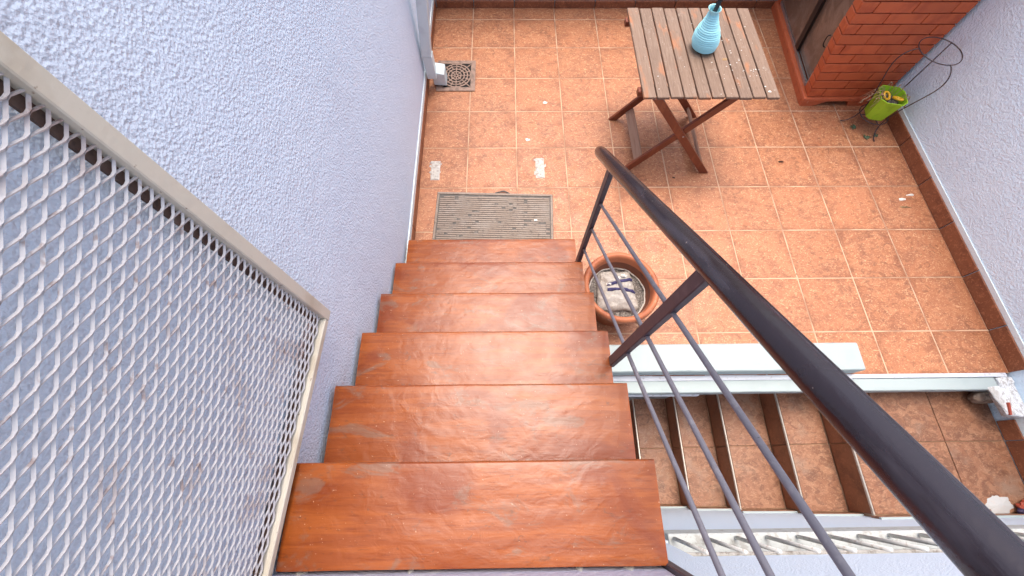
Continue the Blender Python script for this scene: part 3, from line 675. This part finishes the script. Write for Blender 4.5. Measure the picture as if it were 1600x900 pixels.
bm = NB(); hexa(bm, [(xl(1.2)-.03, YC-.03, 1.175), (XE+.02, YC-.03, 1.175), (XE+.02, YB+.015, 1.175), (xl(1.2, YB)-.03, YB+.015, 1.175)], [(xl(1.2)-.03, YC-.03, 1.225), (XE+.02, YC-.03, 1.225), (XE+.02, YB+.015, 1.225), (xl(1.2, YB)-.03, YB+.015, 1.225)], .004)
obj("top_slab", bm, "plinth_paint", cb)

# ================================================================ PLANT STAND AND POT
AX = Vector((2.800, -1.112, 0))
ps = root("wire_plant_stand", "tall thin dark wire plant stand with a round top ring in the corner", "plant stand", AX)
legp = [(.166, .004), (.140, .012), (.112, .040), (.098, .085), (.101, .150), (.120, .235), (.150, .330), (.178, .420), (.186, .480), (.172, .525), (.140, .552), (.118, .558)]
for (fx, fy) in ((2.633, -1.086), (2.81, -1.274)):
    h_ = (Vector((fx, fy, 0))-AX).normalized()
    bm = NB(); tube(bm, spline([AX+h_*r_+Vector((0, 0, z_)) for r_, z_ in legp], 5), .0033, 8); obj("leg", bm, "dark_wire", ps, True)
h_ = (Vector((2.935, -1.015, 0))-AX).normalized()
bm = NB(); tube(bm, spline([AX+h_*.140+Vector((0, 0, .004)), AX+h_*.098+Vector((0, 0, .085)), AX+h_*.106+Vector((0, 0, .3)), AX+h_*.120+Vector((0, 0, .558))], 6), .0033, 8); obj("leg", bm, "dark_wire", ps, True)
def ring(z, r_, n=40): return [AX+Vector((r_*math.cos(2*math.pi*k/n), r_*math.sin(2*math.pi*k/n), z)) for k in range(n)]
bm = NB(); tube(bm, ring(.558, .119), .0030, 8, closed=True); obj("top_ring", bm, "dark_wire", ps, True)
bm = NB(); tube(bm, ring(.085, .094), .0030, 8, closed=True); tube(bm, [AX+Vector((-.09, 0, .083)), AX+Vector((.09, 0, .083))], .0028, 6); tube(bm, [AX+Vector((0, -.09, .079)), AX+Vector((0, .09, .079))], .0028, 6)
obj("lower_ring", bm, "dark_wire", ps, True)
# green pot: square-ish with cut corners, flaring
PC = AX+Vector((-.004, .0, .0875))
gp = root("green_pot", "lime green faceted plastic pot held in the wire plant stand", "plant pot", PC)
def octo(hw, cut, z, rot=R(-12)):
    pts = [(hw, -hw+cut), (hw, hw-cut), (hw-cut, hw), (-hw+cut, hw), (-hw, hw-cut), (-hw, -hw+cut), (-hw+cut, -hw), (hw-cut, -hw)]
    return [PC+Vector((a*math.cos(rot)-b*math.sin(rot), a*math.sin(rot)+b*math.cos(rot), z)) for a, b in pts]
bm = NB(); lv = [octo(.058, .022, 0), octo(.0605, .022, .006), octo(.080, .030, .150), octo(.083, .031, .152), octo(.083, .031, .158), octo(.0785, .030, .158), octo(.060, .024, .02)]
rg = [[bm.verts.new(p) for p in L_] for L_ in lv]
for a, b in zip(rg, rg[1:]):
    for k in range(8): bm.faces.new((a[k], a[(k+1) % 8], b[(k+1) % 8], b[k]))
bm.faces.new(rg[0][::-1]); bm.faces.new(rg[-1]); bmesh.ops.recalc_face_normals(bm, faces=bm.faces[:])
obj("pot_shell", bm, "green_plastic", gp)
bm = NB(); blob(bm, PC+Vector((0, 0, .112)), .068, .068, .014, 24, .08, 2, 3); obj("soil", bm, "dry_soil", gp, True)
for (dx, dy, s_) in ((-.034, .006, .80), (.032, -.020, .95)):
    bm = NB(); c_ = PC+Vector((dx, dy, .148))
    tube(bm, [c_+Vector((.027*s_*math.cos(a)*1.05, .027*s_*math.sin(a), .012*math.cos(a+dx*60))) for a in [2*math.pi*k/20 for k in range(20)]], .0075, 8, closed=True)
    o = obj("yellow_peel", bm, "yellow_plastic", None, True, c_)
    tag(o, "yellow ring of peel in the green pot, nearer the brick cabinet" if dx < 0 else "yellow ring of peel in the green pot, nearer the blue wall", "peel", "yellow rings in the green pot")
tw = root("dry_plant", "dry pinkish twigs trailing over the rim of the green pot", "plant", PC+Vector((0, 0, .1)))
for k in range(15):
    a = random.uniform(0, 2*math.pi) if k < 9 else random.choice((random.uniform(-.6, .3), random.uniform(2.3, 3.4)))
    l_ = random.uniform(.04, .09) if k < 9 else random.uniform(.07, .12)
    p0 = PC+Vector((.045*math.cos(a), .045*math.sin(a), .12)); p1 = PC+Vector((.085*math.cos(a), .085*math.sin(a), .165+random.uniform(0, .02)))
    p2 = PC+Vector(((.07+l_)*math.cos(a+.3*random.random()), (.07+l_*.6)*math.sin(a+.3*random.random()), .13-random.uniform(0, .08)))
    if p2.x > 2.955: p2.x = 2.955
    bm = NB(); tube(bm, spline([p0, p1, p2], 5), [.0016]*10+[.0010], 5); obj("twig", bm, "dry_twig", tw, True)
    if k % 2 == 0:
        bm = NB()
        for q in range(5): 
            t_ = random.random(); c_ = p1.lerp(p2, t_)
            bmesh.ops.create_icosphere(bm, subdivisions=1, radius=random.uniform(.003, .006), matrix=Matrix.Translation(c_+Vector((random.uniform(-.006, .006), random.uniform(-.006, .006), .003))))
        obj("bud_cluster", bm, "dry_twig", tw, True)

# fallen sprigs and litter on the floor
def sprig(x, y, s, label, seed):
    rng = random.Random(seed); bm = NB()
    for k in range(14):
        a = rng.uniform(0, 6.28); l_ = rng.uniform(.4, 1)*s; w_ = s*.18
        d_ = Vector((math.cos(a), math.sin(a), 0)); n_v = Vector((-d_.y, d_.x, 0)); c_ = Vector((x, y, .003))
        q = [c_, c_+d_*l_*.5+n_v*w_+Vector((0, 0, .012)), c_+d_*l_+Vector((0, 0, .004)), c_+d_*l_*.5-n_v*w_+Vector((0, 0, .010))]
        t_ = [bm.verts.new(p) for p in q]; b_ = [bm.verts.new(p-Vector((0, 0, .002))) for p in q]
        bm.faces.new(t_); bm.faces.new(b_[::-1])
        for e in range(4): bm.faces.new((t_[e], b_[e], b_[(e+1) % 4], t_[(e+1) % 4]))
    o = obj("succulent_sprig", bm, "succulent_green", loc=(x, y, 0)); tag(o, label, "plant sprig", "fallen sprigs below the plant stand")
sprig(2.705, -1.150, .030, "fallen green sprig on the floor left of the plant stand's front foot", 1)
sprig(2.765, -1.238, .030, "fallen green sprig on the floor touching the plant stand's front foot", 2)
sprig(2.835, -1.225, .024, "fallen green sprig on the floor between the front foot and the right wall", 3)
def litter(name, x, y, rx, ry, m_, label, cat, seed, h_=.004, group=None):
    bm = NB(); blob(bm, (x, y, .0006), rx, ry, h_, 14, .7, seed, 2); o = obj(name, bm, m_, loc=(x, y, 0)); tag(o, label, cat, group)
litter("dry_leaf", .545, -.905, .016, .013, "paper_white", "pale dry leaf scrap on the tiles in line with the drain grate", "leaf", 11)
litter("dry_leaf", .410, -1.250, .015, .013, "paper_white", "pale dry leaf scrap on the tiles behind the right mortar patch", "leaf", 12)
litter("dark_leaf", 2.113, -1.449, .020, .007, "dark_leaf", "dark curled leaf alone on the open tiles right of the table", "leaf", 13, .010)
litter("dark_leaf", 1.364, -1.575, .009, .007, "dark_leaf", "tiny dark leaf on the floor beside the table's front foot", "leaf", 14, .006)
litter("paper_scrap", 2.822, -1.755, .022, .011, "paper_white", "white paper scrap on the tiles near the right wall, left one of two", "paper scrap", 15, .006, "paper scraps near the right wall")
litter("paper_scrap", 2.890, -1.722, .026, .008, "paper_white", "white paper scrap on the tiles near the right wall, right one of two", "paper scrap", 16, .006, "paper scraps near the right wall")
litter("dry_leaf", 2.815, -1.815, .034, .009, "dry_leaf", "long light brown leaf on the tiles just in front of the paper scraps", "leaf", 17, .008)
bm = NB()
rng = random.Random(4)
for k in range(170):
    x = rng.uniform(-.25, 2.95); y = rng.uniform(-2.6, .12); s = rng.uniform(.0018, .0042)
    if 2.35 < x and y > -.96: continue
    blob(bm, (x, y, .0005), s*1.3, s, .002, 6, .5, k, 1)
for k in range(60):
    blob(bm, (rng.uniform(.98, 1.06), rng.gauss(-2.62, .05), .0005), rng.uniform(.002, .006), rng.uniform(.002, .005), .003, 6, .5, k, 1)
o = obj("floor_grit", bm, "dry_leaf", loc=(1.3, -1.3, 0), kind='stuff'); tag(o, "fine grit and crumbs scattered over the terrace tiles", "grit")

# ================================================================ TERRACOTTA POT WITH CLOTH
TP = Vector((.852, -2.458, 0))
tp_ = root("terracotta_pot", "wide round terracotta pot on the terrace beside the stairs", "plant pot", TP)
bm = NB(); prof = [(0, .0), (.135, .0), (.142, .008), (.176, .20), (.178, .205), (.192, .208), (.198, .216), (.200, .235), (.196, .250), (.186, .257), (.174, .254), (.167, .240), (.163, .20)]
lathe(bm, prof, TP, 56); obj("pot_wall", bm, "pot_terracotta", tp_, True)
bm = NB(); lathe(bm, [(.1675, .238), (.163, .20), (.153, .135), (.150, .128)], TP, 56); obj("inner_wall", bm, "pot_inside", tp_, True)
bm = NB(); rings = []
for j in range(14):
    r_ = .1555*(1-j/14)
    rings.append([bm.verts.new(TP+Vector((r_*math.cos(2*math.pi*k/40), r_*math.sin(2*math.pi*k/40), .142+.012*noise.noise(Vector((r_*math.cos(2*math.pi*k/40)*20, r_*math.sin(2*math.pi*k/40)*20, 1)))-.006*(1-j/14)))) for k in range(40)])
for a, b in zip(rings, rings[1:]):
    for k in range(40): bm.faces.new((a[k], a[(k+1) % 40], b[(k+1) % 40], b[k]))
bm.faces.new(rings[-1]); obj("soil", bm, "dry_soil", tp_, True)
bm = NB(); tube(bm, [TP+Vector(((.152+.002*math.sin(k*1.7))*math.cos(2*math.pi*k/48), (.152+.002*math.sin(k*1.7))*math.sin(2*math.pi*k/48), .146+.003*math.sin(k*.9))) for k in range(48)], .0045, 6, closed=True); obj("dry_crust", bm, "salt_crust", tp_, True)
# crumpled cloth
def cloth_z(u, v):
    e = max(abs(u), abs(v)); return .158+.034*(1-e**4)+.012*noise.noise(Vector((u*2.2, v*3.2, 2)))+.007*noise.noise(Vector((u*5, v*7, 6)))
def cloth_p(u, v):
    wx = .100*(1-.10*v)*(1+.10*noise.noise(Vector((u*2, v*2, 8)))); wy = .112*(1+.10*noise.noise(Vector((u*2+4, v*2, 3))))
    x = -.006+u*wx; y = .012+v*wy
    cc = min(1, 1.06-.10*(u*u*v*v)); x *= cc; y *= cc
    q = math.hypot(x, y); lim = .143
    if q > lim: x *= lim/q; y *= lim/q
    return TP+Vector((x, y, cloth_z(u, v)))
bm = NB(); n = 36; gr = [[bm.verts.new(cloth_p(-1+2*i/n, -1+2*j/n)) for i in range(n+1)] for j in range(n+1)]
for j in range(n):
    for i in range(n): bm.faces.new((gr[j][i], gr[j][i+1], gr[j+1][i+1], gr[j+1][i]))
edge = gr[0]+[gr[j][n] for j in range(1, n+1)]+gr[n][:-1][::-1]+[gr[j][0] for j in range(n-1, 0, -1)]
lowv = [bm.verts.new((v_.co.x, v_.co.y, .140)) for v_ in edge]
for k in range(len(edge)): bm.faces.new((edge[k], lowv[k], lowv[(k+1) % len(edge)], edge[(k+1) % len(edge)]))
cl = obj("cloth_bag", bm, "pale_cloth", None, True, TP+Vector((0, 0, .15))); tag(cl, "crumpled pale cloth bag with navy bands lying in the terracotta pot", "cloth bag")
for (v0, u0_, u1_, sl_) in ((.30, -.55, .98, .22), (-.05, -.55, .20, .05), (-.02, .30, 1.0, -.10)):
    bm = NB(); rows = []
    for k in range(17):
        u_ = u0_+(u1_-u0_)*k/16; vv = v0+sl_*u_+.03*noise.noise(Vector((u_*3, v0*9, 0))); hw = .075+.015*noise.noise(Vector((u_*4, v0, 2)))
        rows.append([bm.verts.new(cloth_p(u_, vv+s*hw)+Vector((0, 0, .003 if abs(s) > .9 else .010))) for s in (-1, -.4, .4, 1)])
    for a, b in zip(rows, rows[1:]):
        for k in range(3): bm.faces.new((a[k], b[k], b[k+1], a[k+1]))
    obj("navy_band", bm, "navy_cloth", cl, True)
bm = NB(); 
for (u_, v_) in ((.42, .62), (-.42, .22), (.06, .50)):
    c_ = cloth_p(u_, v_)+Vector((0, 0, .006)); blob(bm, c_, .016, .008, .008, 12, .6, int(u_*50), 2)
obj("white_tag", bm, "white_cloth", cl)

# ================================================================ DOORMAT, GRATE, PATCHES, DOWNPIPE
dm = root("doormat", "grey ribbed rubber doormat at the foot of the stairs", "doormat", (.175, -1.9, .0))
rotm = Matrix.Rotation(R(-1.9), 4, 'Z'); mc = Vector((.178, -1.925, 0))
def madd(name, bm, m_):
    bmesh.ops.transform(bm, matrix=Matrix.Translation(mc) @ rotm, verts=bm.verts); return obj(name, bm, m_, dm)
hw, hh = .371, .230
bm = NB(); box(bm, -hw, hw, -hh, hh, .0008, .0060, .002); madd("mat_base", bm, "mat_edge")
bm = NB(); 
for (a, b, c, d_) in ((-hw+.002, hw-.002, hh-.020, hh-.004), (-hw+.002, hw-.002, -hh+.004, -hh+.020), (-hw+.002, -hw+.016, -hh+.021, hh-.021), (hw-.016, hw-.002, -hh+.021, hh-.021)): box(bm, a, b, c, d_, .0055, .0115, .002)
madd("mat_border", bm, "rubber_mat")
bm = NB(); yv = -hh+.030
while yv < hh-.028:
    n = 30
    for i in range(n):
        if random.random() < .04: continue
        a = -hw+.022+(2*hw-.044)*i/n; b = a+(2*hw-.044)/n
        zt = .0092+.0022*noise.noise(Vector((a*6, yv*30, 0)))
        box(bm, a, b, yv-.0050, yv+.0050, .0055, zt)
    yv += .0150
madd("mat_rib", bm, "rubber_mat")
bm = NB(); tube(bm, spline([(.0, hh-.004, .008), (.03, hh+.004, .012), (.055, hh+.010, .013), (.08, hh+.002, .010), (.095, hh-.006, .008)], 4), .0045, 6); madd("torn_edge", bm, "mat_edge")
bm = NB(); blob(bm, (.44, -1.905, .011), .012, .007, .003, 10, .5, 5, 1); o = obj("dry_leaf", bm, "paper_white", loc=(.44, -1.905, .011)); tag(o, "pale scrap of leaf lying on the grey doormat", "leaf")

gr_ = root("drain_grate", "square cast metal drain grate with a round web pattern under the downpipe", "drain grate", (-.108, -.640, 0))
GX0, GX1, GY0, GY1 = -.250, .034, -.795, -.482; gcx, gcy = (GX0+GX1)/2, (GY0+GY1)/2; gs = (GX1-GX0)/2
bm = NB(); box(bm, GX0+.012, GX1-.012, GY0+.012, GY1-.012, .0006, .0016); obj("drain_shade_plate", bm, "drain_shade", gr_)  # flat plate lying on the tiles, its dark colour stands for the drain's shaded depth
bm = NB(); fr = .034
for (a, b, c, d_) in ((GX0, GX1, GY0, GY0+fr), (GX0, GX1, GY1-fr, GY1), (GX0, GX0+fr, GY0+fr, GY1-fr), (GX1-fr, GX1, GY0+fr, GY1-fr)): box(bm, a, b, c, d_, .0005, .008)
obj("grate_frame", bm, "grate_metal", gr_)
bm = NB(); ky = (GY1-GY0)/(GX1-GX0)
def arc_ring(r_in, r_out, n=48):
    vs_ = []
    for k in range(n):
        a = 2*math.pi*k/n
        vs_.append([bm.verts.new((gcx+r_*math.cos(a), gcy+r_*math.sin(a)*ky, z_)) for r_, z_ in ((r_in, .002), (r_in, .0074), (r_out, .0074), (r_out, .002))])
    for k in range(n):
        a, b = vs_[k], vs_[(k+1) % n]
        for q in range(3): bm.faces.new((a[q], b[q], b[q+1], a[q+1]))
for r_ in (.012, .036, .060, .084, .106): arc_ring(max(.001, r_-.0045), r_+.0045)
for k in range(16):
    a = 2*math.pi*k/16+.02; r_a = .012 if k % 2 == 0 else .058; d_ = Vector((math.cos(a), math.sin(a)*ky, 0)); c_ = Vector((gcx, gcy, .0046))
    bar(bm, c_+d_*r_a, c_+d_*.109, .0075, .0054, (-d_.y, d_.x, 0), 0)
for (sx, sy) in ((1, 1), (1, -1), (-1, 1), (-1, -1)):
    for t_ in (-.5, 0, .5):
        d_ = Vector((sx*math.cos(R(45)+t_), sy*math.sin(R(45)+t_)*ky, 0)); c_ = Vector((gcx, gcy, .0046))
        bar(bm, c_+d_*.105, c_+d_*(.150 if t_ == 0 else .122), .007, .0054, (-d_.y, d_.x, 0), 0)
obj("grate_web", bm, "grate_metal", gr_)

for (x, y, rx, ry, s, lab) in ((-.210, -1.510, .030, .078, 1, "rough whitish mortar patch on the tiles close to the left wall"), (.483, -1.492, .029, .082, 2, "rough whitish mortar patch on the tiles away from the wall, before the handrail end")):
    p_ = root("mortar_patch", lab, "mortar patch", (x, y, 0), "mortar patches on the tiles")
    bm = NB(); n = 22; g2 = []
    for j in range(n+1):
        row = []
        for i in range(9):
            u_ = -1+2*i/8; v_ = -1+2*j/n; ed = max(abs(u_), abs(v_))
            xx = x+u_*rx*(1+.12*noise.noise(Vector((v_*3, s*5, i*.1)))); yy = y+v_*ry*(1+.06*noise.noise(Vector((u_*3, s*7, 0))))
            row.append(bm.verts.new((xx, yy, .0004 if ed > .99 else .004+.004*noise.noise(Vector((u_*2, v_*5, s))))))
        g2.append(row)
    for j in range(n):
        for i in range(8): bm.faces.new((g2[j][i], g2[j][i+1], g2[j+1][i+1], g2[j+1][i]))
    obj("mortar_slab", bm, "mortar", p_)
    bm = NB()
    for q in range(7): blob(bm, (x+random.choice((-1, 1))*rx*random.uniform(.9, 1.25), y+random.uniform(-ry, ry), .0005), random.uniform(.004, .009), random.uniform(.006, .014), .003, 8, .6, q+s*9, 1)
    obj("mortar_chip", bm, "mortar", p_, kind="stuff")

dp = root("downpipe", "white square plastic downpipe at the foot of the left wall", "downpipe", (-.27, -.75, 0))
def prism(bm, pts2, z0, z1, sh0, sh1, bev=.004):
    hexa(bm, [(a+sh0, b, z0) for a, b in pts2], [(a+sh1, b, z1) for a, b in pts2], bev)
sqr = [(-.306, -.790), (-.240, -.790), (-.240, -.715), (-.306, -.715)]
bm = NB(); prism(bm, sqr, .270, 2.6, 0, .118*2.33/1.0*.9); obj("pipe", bm, "pvc_white", dp)
bm = NB(); sq2 = [(-.301, -.785), (-.236, -.785), (-.236, -.718), (-.301, -.718)]; prism(bm, sq2, .095, .2695, .006, .0); obj("elbow", bm, "pvc_white", dp)
bm = NB(); hexa(bm, [(-.262, -.752, .020), (-.172, -.752, .012), (-.172, -.655, .012), (-.262, -.655, .020)], [(-.262, -.758, .128), (-.178, -.758, .112), (-.178, -.650, .112), (-.262, -.650, .128)], .003); obj("outlet", bm, "pvc_white", dp)
